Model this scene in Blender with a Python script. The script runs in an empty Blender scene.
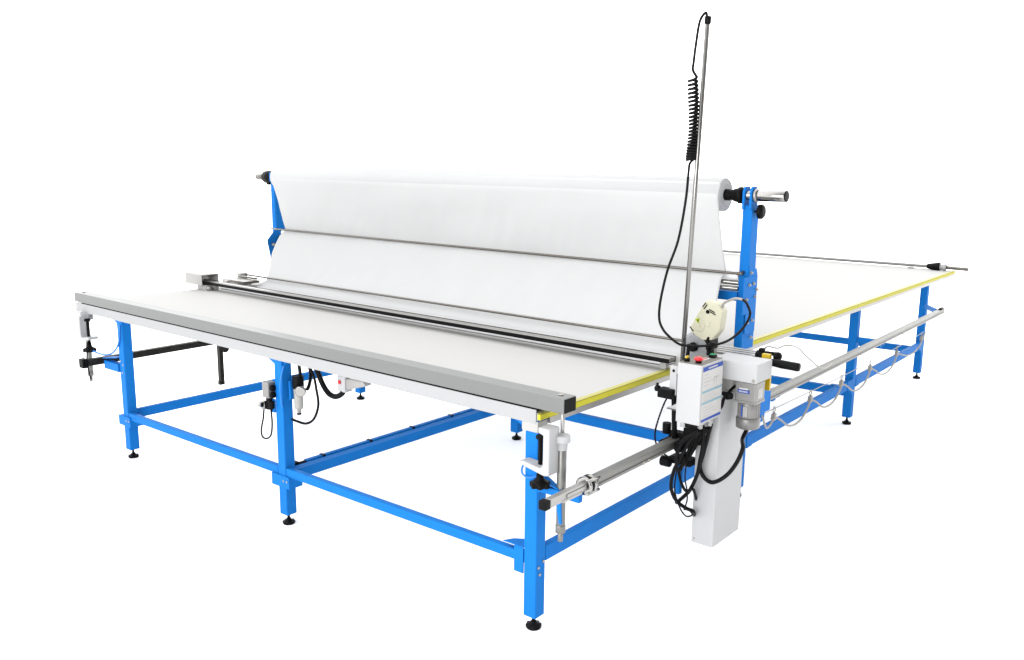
import bpy, bmesh, math, random
from mathutils import Vector, Matrix
random.seed(7)
S = bpy.context.scene
COL = S.collection
V = Vector

# ------------------------------------------------------------------ materials
def mat(name, col, rough=.5, metal=0.0, spec=.35, bump=0.0, bscale=60.0, cvar=0.0, cscale=8.0, rvar=0.0,
        stretch=(1, 1, 1), coat=0.0, trans=0.0, alpha=1.0):
    m = bpy.data.materials.new(name); m.use_nodes = True
    nt = m.node_tree; N = nt.nodes; L = nt.links
    b = N['Principled BSDF']
    b.inputs['Base Color'].default_value = (*col, 1)
    b.inputs['Roughness'].default_value = rough
    b.inputs['Metallic'].default_value = metal
    b.inputs['Specular IOR Level'].default_value = spec
    b.inputs['Coat Weight'].default_value = coat
    b.inputs['Transmission Weight'].default_value = trans
    b.inputs['Alpha'].default_value = alpha
    tc = N.new('ShaderNodeTexCoord'); mp = N.new('ShaderNodeMapping')
    mp.inputs['Scale'].default_value = stretch
    L.new(tc.outputs['Object'], mp.inputs['Vector'])
    if cvar or rvar:
        n = N.new('ShaderNodeTexNoise'); n.inputs['Scale'].default_value = cscale; n.inputs['Detail'].default_value = 5
        L.new(mp.outputs[0], n.inputs['Vector'])
        if cvar:
            mx = N.new('ShaderNodeMix'); mx.data_type = 'RGBA'
            mx.inputs['A'].default_value = (*[max(0, c * (1 - cvar)) for c in col], 1)
            mx.inputs['B'].default_value = (*[min(1, c * (1 + cvar)) for c in col], 1)
            L.new(n.outputs['Fac'], mx.inputs['Factor']); L.new(mx.outputs['Result'], b.inputs['Base Color'])
        if rvar:
            mr = N.new('ShaderNodeMapRange')
            mr.inputs['To Min'].default_value = max(.02, rough - rvar); mr.inputs['To Max'].default_value = rough + rvar
            L.new(n.outputs['Fac'], mr.inputs['Value']); L.new(mr.outputs[0], b.inputs['Roughness'])
    if bump:
        n2 = N.new('ShaderNodeTexNoise'); n2.inputs['Scale'].default_value = bscale; n2.inputs['Detail'].default_value = 4
        L.new(mp.outputs[0], n2.inputs['Vector'])
        bp = N.new('ShaderNodeBump'); bp.inputs['Strength'].default_value = bump; bp.inputs['Distance'].default_value = .002
        L.new(n2.outputs['Fac'], bp.inputs['Height']); L.new(bp.outputs[0], b.inputs['Normal'])
    return m

M = dict(
    floor=mat('white_sweep', (.96, .96, .96), .6, spec=.1),
    laminate=mat('white_laminate', (.316, .3135, .3085), .6, spec=.04, bump=.05, bscale=220, cvar=.028, cscale=2.2, rvar=.08),
    underside=mat('white_board_underside', (.85, .85, .84), .7, spec=.1),
    blue=mat('blue_powder_coat', (.0062, .110, .36), .5, spec=.035, bump=.10, bscale=420, cvar=.07, cscale=9, rvar=.06),
    white=mat('white_powder_coat', (.305, .307, .312), .5, spec=.07, bump=.07, bscale=380, cvar=.02, cscale=9),
    apronwhite=mat('white_folded_apron', (.245, .247, .252), .5, spec=.06, bump=.06, bscale=260, cvar=.03, cscale=4),
    offwhite=mat('white_pressed_steel', (.285, .281, .274), .5, spec=.07, bump=.07, bscale=300, cvar=.03, cscale=12),
    yellow=mat('yellow_edge_tape', (.37, .340, .030), .5, spec=.06, cvar=.05, cscale=6),
    paleyellow=mat('pale_yellow_strip', (.30, .285, .095), .45, spec=.08, cvar=.04, cscale=6),
    alu=mat('anodised_aluminium', (.122, .125, .124), .42, metal=.42, spec=.22, bump=.04, bscale=160, stretch=(.05, 1, 1), cvar=.04, cscale=30),
    alubright=mat('bright_aluminium', (.25, .246, .238), .38, metal=.7, bump=.05, bscale=200, cvar=.06, cscale=20),
    galv=mat('galvanised_steel', (.135, .134, .127), .40, metal=.65, bump=.08, bscale=90, cvar=.22, cscale=26, rvar=.1, stretch=(1, .15, 1)),
    chrome=mat('polished_chrome', (.24, .236, .228), .16, metal=1.0, rvar=.04, cscale=40, cvar=.1),
    bladesteel=mat('ground_blade_steel', (.205, .21, .222), .35, metal=.5, bump=.03, bscale=300, rvar=.06, cscale=30, cvar=.08),
    polesteel=mat('satin_steel_pole', (.14, .138, .134), .24, metal=.95, cvar=.08, cscale=30),
    steel=mat('brushed_steel_rod', (.10, .093, .083), .33, metal=.85, cvar=.12, cscale=50, bump=.05, bscale=200),
    darksteel=mat('dark_steel_tube', (.016, .015, .013), .45, metal=.3, spec=.08, cvar=.2, cscale=30, rvar=.08),  # dark steel parts, and shade put into the left guide rail's colour
    black=mat('black_plastic', (.003, .003, .0033), .5, spec=.06, bump=.12, bscale=240, cvar=.2, cscale=30),
    rubber=mat('black_rubber_cable', (.003, .003, .0033), .42, spec=.07, bump=.06, bscale=160),
    gap=mat('black_rubber_seal', (.002, .002, .002), .7, spec=.04),
    fabric=mat('white_cotton_fabric', (.350, .352, .355), .85, spec=.04, bump=.18, bscale=700, cvar=.015, cscale=5),
    rollcloth=mat('white_cotton_rolled', (.334, .336, .339), .85, spec=.04, bump=.18, bscale=700, cvar=.02, cscale=6),
    cream=mat('cream_plastic', (.335, .326, .250), .42, spec=.12, bump=.06, bscale=240, cvar=.03, cscale=15),
    grey=mat('grey_cast_paint', (.16, .158, .155), .4, metal=.35, spec=.3, bump=.15, bscale=260, cvar=.06, cscale=30),
    greydark=mat('grey_motor_cap', (.13, .128, .125), .4, metal=.45, spec=.3, bump=.15, bscale=260, cvar=.1, cscale=30),
    panel=mat('brushed_grey_panel', (.13, .122, .112), .45, metal=.4, spec=.2, bump=.05, bscale=300, cvar=.06, cscale=40),
    red=mat('red_plastic', (.42, .010, .014), .3, spec=.3, cvar=.04),
    green=mat('green_plastic', (.010, .16, .06), .3, spec=.3, cvar=.04),
    yplastic=mat('yellow_plastic', (.36, .25, .012), .4, spec=.2, cvar=.05),
    rollerwhite=mat('white_rubber_roller', (.72, .72, .72), .6, spec=.06, cvar=.02),
    palebar=mat('pale_grey_tube', (.21, .21, .205), .45, metal=.2, spec=.15, cvar=.05, cscale=20),
    navy=mat('blue_print', (.022, .050, .22), .5, spec=.1, cvar=.04),
    cyan=mat('pale_blue_print', (.15, .24, .28), .5, spec=.1, cvar=.04),
    paper=mat('printed_label_sheet', (.34, .335, .33), .5, spec=.1, cvar=.02, cscale=30),
    lime=mat('lime_warning_sticker', (.24, .30, .03), .5, spec=.1, cvar=.03),
    greycable=mat('pale_grey_cable', (.20, .19, .175), .5, spec=.15, cvar=.08, cscale=30),
    greywire=mat('steel_wire', (.18, .18, .18), .4, metal=.6, cvar=.1),
    bluehose=mat('blue_air_hose', (.01, .13, .50), .3, spec=.3, cvar=.05),
    cup=mat('filter_bowl', (.24, .235, .22), .25, spec=.3, cvar=.05, cscale=20),
    zinc=mat('zinc_bolt', (.25, .235, .21), .35, metal=.8, cvar=.1, cscale=40),
    print_grey=mat('grey_print', (.245, .24, .245), .5, spec=.1, cvar=.03),
)

# ------------------------------------------------------------------ mesh building
def lift(p):
    """the table top and all it carries stand two centimetres higher at the far left end"""
    k = min(1, max(0, (p[2] - .35) / .40)); k = k * k * (3 - 2 * k)
    return .022 * k * min(1.05, max(0, -p[0] / 3.66))
class MB:
    def __init__(s): s.pr = []
    def _merge(s, t):
        me = bpy.data.meshes.new('tmp'); t.to_mesh(me); t.free(); s.pr.append(me)
    def box(s, a, b, bev=.002, seg=2, mtx=None):
        t = bmesh.new(); a, b = V(a), V(b)
        bmesh.ops.create_cube(t, size=1)
        d = b - a; c = (a + b) / 2
        for v in t.verts: v.co = V((v.co.x * abs(d.x), v.co.y * abs(d.y), v.co.z * abs(d.z)))
        bev = min(bev, .45 * min(abs(d.x), abs(d.y), abs(d.z)))
        if bev > 0: bmesh.ops.bevel(t, geom=list(t.edges), offset=bev, segments=seg, affect='EDGES', profile=.5)
        for v in t.verts: v.co = (mtx @ v.co if mtx else v.co) + c
        s._merge(t); return s
    def beam(s, a, b, w, h, bev=.002, up=(0, 0, 1)):
        """rectangular bar from a to b, w across, h along 'up'"""
        a, b = V(a), V(b); d = (b - a); ln = d.length; x = d.normalized()
        y = V(up).cross(x).normalized(); z = x.cross(y)
        R = Matrix((x, y, z)).transposed()
        return s.box((a + b) / 2 - V((ln / 2, w / 2, h / 2)), (a + b) / 2 + V((ln / 2, w / 2, h / 2)), bev, 2, R)
    def lathe(s, a, b, prof, n=32):
        """profile [(t along a->b in metres, radius)...], closed at both ends"""
        a, b = V(a), V(b); d = (b - a).normalized()
        u = d.orthogonal().normalized(); w = d.cross(u)
        t = bmesh.new(); rings = []
        for z, r in prof:
            rings.append([t.verts.new(a + d * z + (u * math.cos(2 * math.pi * i / n) + w * math.sin(2 * math.pi * i / n)) * r) for i in range(n)])
        for p, q in zip(rings, rings[1:]):
            for i in range(n):
                f = t.faces.new((p[i], p[(i + 1) % n], q[(i + 1) % n], q[i])); f.smooth = True
        t.faces.new(rings[0][::-1]); t.faces.new(rings[-1])
        bmesh.ops.recalc_face_normals(t, faces=t.faces)
        s._merge(t); return s
    def cyl(s, a, b, r, n=32, bev=.0015):
        ln = (V(b) - V(a)).length; bev = min(bev, r * .4, ln * .4)
        return s.lathe(a, b, [(0, r - bev), (bev, r), (ln - bev, r), (ln, r - bev)], n)
    def tube(s, pts, r, n=10, sub=6, smooth=True):
        P = [V(p) for p in pts]
        if smooth and len(P) > 2:
            Q = []
            for i in range(len(P) - 1):
                p0, p1, p2, p3 = P[max(i - 1, 0)], P[i], P[i + 1], P[min(i + 2, len(P) - 1)]
                for k in range(sub):
                    t = k / sub
                    Q.append(.5 * ((2 * p1) + (p2 - p0) * t + (2 * p0 - 5 * p1 + 4 * p2 - p3) * t * t + (3 * p1 - p0 - 3 * p2 + p3) * t ** 3))
            Q.append(P[-1]); P = Q
        t = bmesh.new(); rings = []; u = None
        for i, p in enumerate(P):
            d = (P[min(i + 1, len(P) - 1)] - P[max(i - 1, 0)]).normalized()
            u = d.orthogonal().normalized() if u is None else (u - d * u.dot(d)).normalized()
            w = d.cross(u)
            rings.append([t.verts.new(p + (u * math.cos(2 * math.pi * k / n) + w * math.sin(2 * math.pi * k / n)) * r) for k in range(n)])
        for a, b in zip(rings, rings[1:]):
            for k in range(n):
                f = t.faces.new((a[k], a[(k + 1) % n], b[(k + 1) % n], b[k])); f.smooth = True
        t.faces.new(rings[0][::-1]); t.faces.new(rings[-1])
        s._merge(t); return s
    def prism(s, pts, vec, bev=.0015, seg=2):
        t = bmesh.new(); vec = V(vec)
        a = [t.verts.new(V(p)) for p in pts]; b = [t.verts.new(V(p) + vec) for p in pts]
        n = len(a)
        t.faces.new(a[::-1]); t.faces.new(b)
        for i in range(n): t.faces.new((a[i], a[(i + 1) % n], b[(i + 1) % n], b[i]))
        bmesh.ops.recalc_face_normals(t, faces=t.faces)
        if bev: bmesh.ops.bevel(t, geom=list(t.edges), offset=bev, segments=seg, affect='EDGES', profile=.5, clamp_overlap=True)
        s._merge(t); return s
    def _clusters(s):
        """shapes that touch belong together; shapes apart become objects of their own"""
        bb = []
        for me in s.pr:
            c = [v.co for v in me.vertices]
            bb.append(([min(p[k] for p in c) for k in range(3)], [max(p[k] for p in c) for k in range(3)]))
        par = list(range(len(bb)))
        def root(a):
            while par[a] != a: a = par[a]
            return a
        for a in range(len(bb)):
            for b in range(a):
                if all(bb[a][0][k] <= bb[b][1][k] + .0015 and bb[b][0][k] <= bb[a][1][k] + .0015 for k in range(3)): par[root(a)] = root(b)
        out = {}
        for a in range(len(bb)): out.setdefault(root(a), []).append(s.pr[a])
        return list(out.values())
    def build(s, name, m, parent=None, loc=None, split=True, level=True):
        """shapes are in world space (or, given loc, stay in world space around an origin at loc)"""
        base = V((0, 0, 0)); p = parent
        while p is not None: base += p.location; p = p.parent
        first = None
        for grp in (s._clusters() if split else [s.pr]):
            bm = bmesh.new()
            for me in grp: bm.from_mesh(me)
            c = V(loc) if loc is not None else base
            if level:  # bend upper parts upward towards the left to fit the image
                for v in bm.verts: v.co.z += lift(v.co)
            for v in bm.verts: v.co -= c
            me = bpy.data.meshes.new(name); bm.to_mesh(me); bm.free(); me.materials.append(M[m])
            o = bpy.data.objects.new(name, me); COL.objects.link(o)
            if parent is not None: o.parent = parent
            if loc is not None: o.location = V(loc) - base
            first = first or o
        for me in s.pr: bpy.data.meshes.remove(me)
        s.pr = []
        return first

def tag(o, label=None, cat=None, group=None, kind=None):
    for k, v in (('label', label), ('category', cat), ('group', group), ('kind', kind)):
        if v: o[k] = v
    return o
def thing(name, label, cat, loc, group=None):
    o = bpy.data.objects.new(name, None); o.empty_display_size = .05; COL.objects.link(o); o.location = loc
    return tag(o, label, cat, group)
def copy_tree(o, parent=None, loc=None):
    c = o.copy(); COL.objects.link(c); c.parent = parent
    if loc is not None: c.location = loc
    for ch in list(o.children): copy_tree(ch, c)
    return c

# ------------------------------------------------------------------ setting
mb = MB(); mb.box((-60, -60, -.2), (60, 60, 0), 0); fl = mb.build('floor', 'floor'); tag(fl, kind='structure')

# ------------------------------------------------------------------ cutting table
DX, DY = 1.5266, 1.7869
XL, XR, Y0, Y1 = -3.66, .028, -.03, 6.2
T = thing('cutting_table', 'long white-topped cutting table on a bright blue tube frame', 'table', (-1.5, 0, 0))
mb = MB(); mb.box((XL, Y0, .832), (XR, Y1, .86), .0015); mb.build('tabletop', 'laminate', T)
mb = MB(); mb.box((XL + .02, Y0 + .05, .824), (XR - .02, Y1 - .02, .831), 0); mb.build('underside_board', 'underside', T)  # unseen bright board added under the top to bounce light onto the floor
mb = MB(); mb.box((XR + .0005, Y0 - .004, .836), (XR + .015, Y1, .8585), .003); mb.build('edge_tape', 'yellow', T)
mb = MB(); mb.box((XR - .010, Y0 + .002, .8604), (XR + .014, Y1, .8616), .0004); mb.build('clear_strip', 'paleyellow', T)
mb = MB(); mb.box((XL + .10, Y0 + .003, .820), (XR - .002, Y0 + .028, .8315), .0015)
mb.box((XL + .10, Y0 - .0055, .820), (XR - .004, Y0 - .001, .8735), .0015); mb.build('front_apron', 'apronwhite', T)
mb = MB(); mb.box((XR - .02, Y0 + .06, .812), (XR + .012, Y1, .8355), .001); mb.build('side_apron', 'alubright', T)
mb = MB(); mb.box((XL - .003, Y0 + .03, .80), (XL + .02, Y1, .8585), .001); mb.build('side_apron', 'offwhite', T)
mb = MB(); mb.box((XR - .07, Y0 - .004, .787), (XR + .004, Y0 + .055, .8285), .002); mb.build('corner_block', 'offwhite', T)
mb = MB(); mb.box((XL + .10, Y0 - .003, .79), (XL + .17, Y0 + .06, .8055), .002); mb.build('corner_block', 'offwhite', T)

def make_leg(x, y):
    b = MB(); b.box((x - .029, y - .029, .053), (x + .029, y + .029, .845), .004, 3)
    leg = b.build('leg', 'blue', T, loc=(x, y, 0), level=False)
    f = MB(); f.lathe((0, 0, 0), (0, 0, 1), [(0, .027), (.004, .030), (.013, .029), (.018, .019), (.023, .012), (.028, .011), (.030, .008)], 28)
    f.lathe((0, 0, .029), (0, 0, 1), [(0, .0065), (.025, .0065)], 16)
    for k in range(8):
        a = k * math.pi / 4; f.cyl((.024 * math.cos(a), .024 * math.sin(a), .003), (.024 * math.cos(a), .024 * math.sin(a), .016), .007, 10)
    ft = f.build('levelling_foot', 'black', leg, loc=(0, 0, 0)); ft.location = (0, 0, 0)
    return leg
leg0 = make_leg(0, 0)
def place_leg(i, j):
    c = leg0.copy(); COL.objects.link(c); c.parent = T; c.location = V((-i * DX, j * DY, 0)) - T.location
    for ch in leg0.children: d = ch.copy(); COL.objects.link(d); d.parent = c
    return c
for i, j in ((1, 0), (2, 0), (0, 1), (1, 1), (2, 1), (0, 2), (2, 2), (0, 3), (2, 3)): place_leg(i, j)
for (px, py, pz, ax) in ((.0305, -.014, .258, 'x'), (.0305, -.006, .228, 'x'), (.0305, .016, .275, 'x')):
    b = MB(); b.cyl((px - .002, py, pz), (px + .003, py, pz), .006, 14); b.build('bolt', 'zinc', T)
for (px, pz) in ((-.012, .245), (.014, .235), (.005, .205)):
    b = MB(); b.cyl((px, -.0305, pz), (px, -.033, pz), .0055, 14)
for k, (px, pz) in enumerate(((-3.065, .585), (-3.04, .565), (-3.052, .52))):
    b = MB(); b.cyl((px, -.028, pz), (px, -.0325, pz), .006, 14); b.build('bolt', 'zinc', T)

rails = []
def rail(name, a, b, w=.03, h=.056):
    m_ = MB(); m_.beam(a, b, w, h, .003); return m_.build(name, 'blue', T)
ZF, ZS, ZC = .297, .299, .236
for i, za, zb in ((0, .286, .277), (1, .275, .265)): rail('front_rail', (-i * DX - .032, -.013, za), (-(i + 1) * DX + .032, -.013, zb), .03, .041)
for j in (0, 1, 2):
    rail('side_rail', (.012, j * DY + .032, ZS), (.012, (j + 1) * DY - .032, ZS), .032, .06)
    rail('side_rail', (-2 * DX - .012, j * DY + .032, ZC + .028), (-2 * DX - .012, (j + 1) * DY - .032, ZC + .028), .032, .056)
rail('middle_beam', (-DX, .032, ZC + .012), (-DX, DY - .032, ZC + .012), .055, .05)
for j, zc in ((1, .238), (2, .228), (3, .246)):
    if j == 1:
        rail('cross_rail', (-.032, j * DY, zc), (-DX + .032, j * DY, zc), .04, .056)
        rail('cross_rail', (-DX - .032, j * DY, zc), (-2 * DX + .032, j * DY, zc), .04, .056)
    else: rail('cross_rail', (-.032, j * DY, zc), (-2 * DX + .032, j * DY, zc), .04, .056)
# upper cross members right under the board
for j in (0, 1, 2, 3):
    rail('upper_cross_rail', (-.031, j * DY + .06, .820), (-2 * DX + .031, j * DY + .06, .820), .03, .006)
# joint brackets: folded sheet gussets on each leg
def joint(x, y, z, dirs):
    b = MB()
    b.box((x - .075, y - .0365, z - .036), (x + .062, y - .0297, z + .024), .002)
    b.box((x - .075, y - .0296, z - .036), (x - .0297, y + .030, z + .022), .002)
    b.box((x + .0297, y - .0296, z - .036), (x + .062, y + .045, z + .022), .002)
    for dx, dy in dirs:
        if dx: b.prism([(x + dx * .031, y - .030, z + .027), (x + dx * .125, y - .030, z + .027), (x + dx * .11, y + .004, z + .027), (x + dx * .031, y + .055, z + .027)], (0, 0, .004), .001)
        if dy: b.prism([(x - .030, y + dy * .031, z + .0272), (x - .030, y + dy * .11, z + .0272), (x + .002, y + dy * .10, z + .0272), (x + .035, y + dy * .031, z + .0272)], (0, 0, .0035), .001)
    o = b.build('joint_bracket', 'blue', T)
    h = MB()
    for s_ in (.022, .048): h.cyl((x + s_, y - .036, z), (x + s_, y - .0405, z), .0055, 14)
    h.build('bolt', 'zinc', o)
joint(-DX, 0, .234, ((1, 0), (-1, 0)))
joint(-2 * DX, 0, .238, ((1, 0),))
b = MB(); b.prism([(-.031, -.030, .325), (-.13, -.030, .325), (-.11, .01, .325), (-.031, .06, .325)], (0, 0, .004), .001)
b.box((-.075, -.031, .222), (-.031, -.025, .325), .001); b.prism([(-.075, -.0245, .222), (-.075, -.0245, .2685), (-.075, .03, .2685), (-.075, .03, .235)], (.005, 0, 0), .001)
b.build('joint_bracket', 'blue', T)
for j in (1, 2, 3):
    b = MB(); b.prism([(-.0315, j * DY - .032, .262), (-.0315, j * DY + .02, .262), (-.13, j * DY + .02, .262), (-.13, j * DY - .02, .262)], (0, 0, .004), .001)
    b.prism([(.012, j * DY - .031, .215), (.012, j * DY - .031, .333), (.012, j * DY - .14, .333), (.012, j * DY - .14, .268), (.012, j * DY - .09, .266)], (.020, 0, 0), .002)
    if j < 3: b.prism([(.012, j * DY + .031, .266), (.012, j * DY + .031, .333), (.012, j * DY + .10, .333), (.012, j * DY + .10, .268)], (.020, 0, 0), .002)
    b.build('joint_bracket', 'blue', T)
for i in (0, 1, 2):   # small gusset triangles where each front leg meets the board
    x = -i * DX
    b = MB(); b.prism([(x - .0295, -.015, .822), (x - .115, -.015, .822), (x - .0295, -.015, .785)], (0, .03, 0), .001)
    if i: b.prism([(x + .0295, -.015, .822), (x + .06, -.015, .822), (x + .0295, -.015, .795)], (0, .03, 0), .001)
    b.build('gusset', 'blue', T)
# dark cable duct clipped to the middle beam
mb = MB(); mb.beam((-DX - .052, .15, .262), (-DX - .052, DY - .05, .262), .028, .03, .003)
duct = mb.build('cable_duct', 'blue', T)
mb = MB()
for k in range(5): mb.box((-DX - .068, .25 + k * .32, .243), (-DX - .034, .265 + k * .32, .280), .001)
mb.build('clip', 'black', duct)
mb = MB(); mb.cyl((-DX - .05, .05, .262), (-DX - .05, .15, .262), .014); mb.box((-DX - .07, .06, .25), (-DX - .03, .10, .285), .004); mb.build('duct_plug', 'black', duct)

# ------------------------------------------------------------------ front clamp bar
B = thing('clamp_bar', 'grey aluminium box bar lying along the front edge of the table', 'clamp bar', (-1.75, 0, .862))
ax0, ax1 = -3.575, .149
mb = MB(); mb.box((ax0, -.040, .880), (ax1, .034, .936), .003); mb.build('bar', 'alu', B)
mb = MB(); mb.box((ax0 + .08, -.0365, .8740), (ax1 - .135, -.030, .8797), .001); mb.box((ax0 + .08, -.0295, .8635), (ax1 - .135, .030, .8797), .001); mb.build('rubber_seal', 'gap', B)
mb = MB(); mb.box((ax1 + .0003, -.037, .883), (ax1 + .003, .031, .933), .004); mb.build('end_cap', 'black', B)
mb = MB(); mb.box((ax0 - .003, -.037, .883), (ax0 - .0003, .031, .933), .004); mb.build('end_cap', 'grey', B)
mb = MB()
for xx in (.108, -3.53): mb.cyl((xx, 0, .9365), (xx, 0, .9405), .010, 20)
mb.build('screw', 'zinc', B)

# ------------------------------------------------------------------ C clamps with air cylinders
def make_clamp(e, s, label):
    """e: x of the table edge, s: outward direction; the C opens towards the table"""
    X = lambda d: e + s * d
    c = thing('edge_clamp', label, 'clamp', (X(.06), 0, .60), 'edge clamps holding the clamp bar')
    b = MB()
    yc = -.045
    P_ = [(X(.012), yc - .031, .826), (X(.062), yc - .031, .826), (X(.062), yc - .031, .655), (X(.040), yc - .031, .650), (X(-.052), yc - .031, .668), (X(-.070), yc - .031, .676), (X(-.072), yc - .031, .684), (X(-.050), yc - .031, .687), (X(.022), yc - .031, .676), (X(.034), yc - .031, .690), (X(.034), yc - .031, .800), (X(.012), yc - .031, .806)]
    b.prism(P_, (0, .062, 0), .004, 3); b.build('body', 'white', c)
    sx, sy = X(-.004) + (.005 if s > 0 else 0), yc
    b = MB(); b.cyl((sx, sy, .605), (sx, sy, .78), .008, 16)
    for k in range(18): b.lathe((sx, sy, .695 + k * .0045), (sx, sy, 2), [(0, .0075), (.0016, .0095), (.0032, .0075)], 16)
    b.cyl((sx, sy, .775), (sx, sy, .7865 if s > 0 else .7895), .018, 20)
    b.build('screw', 'black', c)
    b = MB(); b.lathe((sx, sy, .590), (sx, sy, 2), [(0, .017), (.005, .032), (.022, .032), (.029, .020), (.036, .015), (.058, .012)], 24)
    for k in range(7):
        a = k * 2 * math.pi / 7; b.cyl((sx + .029 * math.cos(a), sy + .029 * math.sin(a), .593), (sx + .029 * math.cos(a), sy + .029 * math.sin(a), .612), .0095, 12)
    b.build('knob', 'black', c)
    cx, cy = .120, -.004
    if s < 0: cx, cy = X(.13), .01
    b = MB(); b.cyl((cx, cy, .432), (cx, cy, .754), .0165, 28); b.lathe((cx, cy, .420), (cx, cy, 2), [(0, .012), (.004, .0185), (.03, .0185), (.034, .0165)], 28); b.cyl((cx, cy, .388), (cx, cy, .422), .010, 20)
    b.build('air_cylinder', 'galv', c)
    b = MB(); b.cyl((cx, cy, .80), (cx, cy, .8795), .0072, 20); b.build('piston_rod', 'alubright', c)
    b = MB(); b.lathe((cx, cy, .737), (cx, cy, 2), [(0, .0165), (.002, .019), (.028, .019), (.030, .027), (.034, .029), (.052, .029), (.056, .027)], 28)
    b.box((min(X(.058), cx), cy - .014, .769), (max(X(.058), cx), cy + .014, .791), .004); b.build('collar', 'white', c)
    return c
make_clamp(.053, 1, 'white C-clamp with steel air cylinder at the near corner, by the yellow tape')
make_clamp(-3.42, -1, 'white C-clamp with dark screw at the far left end of the grey bar')

# ------------------------------------------------------------------ side guide rails
G = thing('guide_rail', 'galvanised steel carriage rail running along the right side of the table', 'rail', (.22, 2.5, .60), 'carriage guide rails beside the table')
mb = MB(); mb.beam((.22, .05, .626), (.22, 5.02, .652), .044, .035, .004); mb.beam((.2443, .06, .621), (.2443, 5.0, .647), .004, .005, .0005); mb.build('rail', 'galv', G)
mb = MB(); mb.box((.206, -.222, .612), (.234, .05, .641), .003); mb.box((.203, -.15, .609), (.237, -.04, .620), .002); mb.box((.2345, -.13, .622), (.2385, -.02, .634), .001); mb.build('extension', 'alubright', G)
mb = MB(); mb.box((.204, -.252, .610), (.236, -.2225, .643), .004); mb.build('end_cap', 'black', G)
mb = MB()
mb.lathe((.22, -.012, .626), (.22, 1, .626), [(0, .028), (.003, .034), (.012, .034), (.015, .028)], 32); mb.lathe((.22, .020, .626), (.22, 1, .626), [(0, .028), (.003, .034), (.012, .034), (.015, .028)], 32)
mb.cyl((.243, -.02, .649), (.243, .055, .649), .006); mb.cyl((.243, -.02, .603), (.243, .055, .603), .006); mb.build('coupling', 'chrome', G)
mb = MB(); mb.lathe((.22, .0035, .626), (.22, 1, .626), [(0, .026), (.001, .031), (.015, .031), (.016, .026)], 32); mb.build('coupling_seal', 'black', G)
mb = MB(); mb.box((.200, 5.0205, .634), (.240, 5.028, .670), .003); mb.cyl((.222, 4.94, .6705), (.222, 5.02, .6705), .014); mb.build('end_plate', 'darksteel', G)
mb = MB()
for yy in (.36, .40, 2.95, 3.85): mb.cyl((.2425, yy, .618 + yy * .0045), (.2485, yy, .618 + yy * .0045), .007, 14)
mb.build('bolt', 'zinc', G)
mb = MB()
mb.box((.0305, -.028, .560), (.036, .024, .625), .001); mb.box((.034, -.028, .565), (.215, -.006, .590), .002)
mb.box((.203, -.028, .590), (.217, -.006, .6085), .002)
mb.prism([(.0365, -.026, .612), (.0365, .02, .612), (.12, -.008, .5905), (.12, -.026, .5905)], (0, 0, .005), .001)
mb.prism([(.112, -.030, .564), (.135, -.030, .564), (.140, -.030, .465), (.130, -.030, .465)], (0, .008, 0), .001)
mb.build('support_bracket', 'blue', G)
for j in (1, 2):
    y = j * DY - .02
    mb = MB(); mb.box((.0305, y, .585), (.20, y + .045, .608 + .0036 * y), .003)
    mb.box((.176, y - .045, .575), (.1945, y - .001, .64), .002); mb.build('support_bracket', 'blue', G)
mb = MB(); mb.beam((.0305, 3 * DY - .05, .635), (.19, 4.97, .652), .025, .034, .002); mb.build('support_bracket', 'blue', G)

G2 = thing('guide_rail', 'dark steel carriage rail behind the far left blue leg', 'rail', (-3.28, .4, .56), 'carriage guide rails beside the table')
mb = MB(); mb.beam((-3.28, -.13, .560), (-3.28, .735, .566), .042, .038, .004); mb.build('rail', 'darksteel', G2)  # twin of the right rail, coloured dark for the shade it lies in
mb = MB(); mb.box((-3.306, -.165, .534), (-3.254, -.131, .586), .004); mb.build('end_cap', 'black', G2)
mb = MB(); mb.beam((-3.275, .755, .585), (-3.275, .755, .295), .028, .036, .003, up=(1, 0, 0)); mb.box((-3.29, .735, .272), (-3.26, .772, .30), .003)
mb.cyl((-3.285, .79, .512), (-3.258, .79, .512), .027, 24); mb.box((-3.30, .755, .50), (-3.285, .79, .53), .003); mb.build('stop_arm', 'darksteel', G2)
mb = MB(); mb.box((-3.255, -.04, .518), (-3.083, .0, .565), .004); mb.prism([(-3.255, -.045, .575), (-3.255, .02, .575), (-3.083, .02, .60), (-3.083, -.045, .60)], (0, 0, .004), .001); mb.build('support_bracket', 'blue', G2)

# ------------------------------------------------------------------ fabric roll and its sheet
RY, RZ, RR = 1.62, 1.612, .083
FR = thing('fabric_roll', 'wide roll of white cloth unrolling down to the table', 'fabric roll', (-1.9, RY, RZ - RR))
rl, rr = -3.74, -.073
mb = MB()
prof = [(0, .03), (.0005, .05)]
for k in range(5): prof += [(.0005 - .002 * (k % 2), .05 + k * .007)]
ln = rr - rl
mb.lathe((rl, RY, RZ + .020), (rr, RY, RZ), [(0, .03), (.002, .055), (-.003, .062), (.002, .07), (-.001, RR - .004), (.004, RR), (ln * .33, RR + .001), (ln * .66, RR), (ln - .004, RR), (ln + .001, RR - .004),
        (ln - .003, .074), (ln + .004, .071), (ln - .002, .062), (ln + .003, .058), (ln - .003, .05), (ln - .001, .03)], 72)
roll = mb.build('roll', 'rollcloth', FR)
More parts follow.
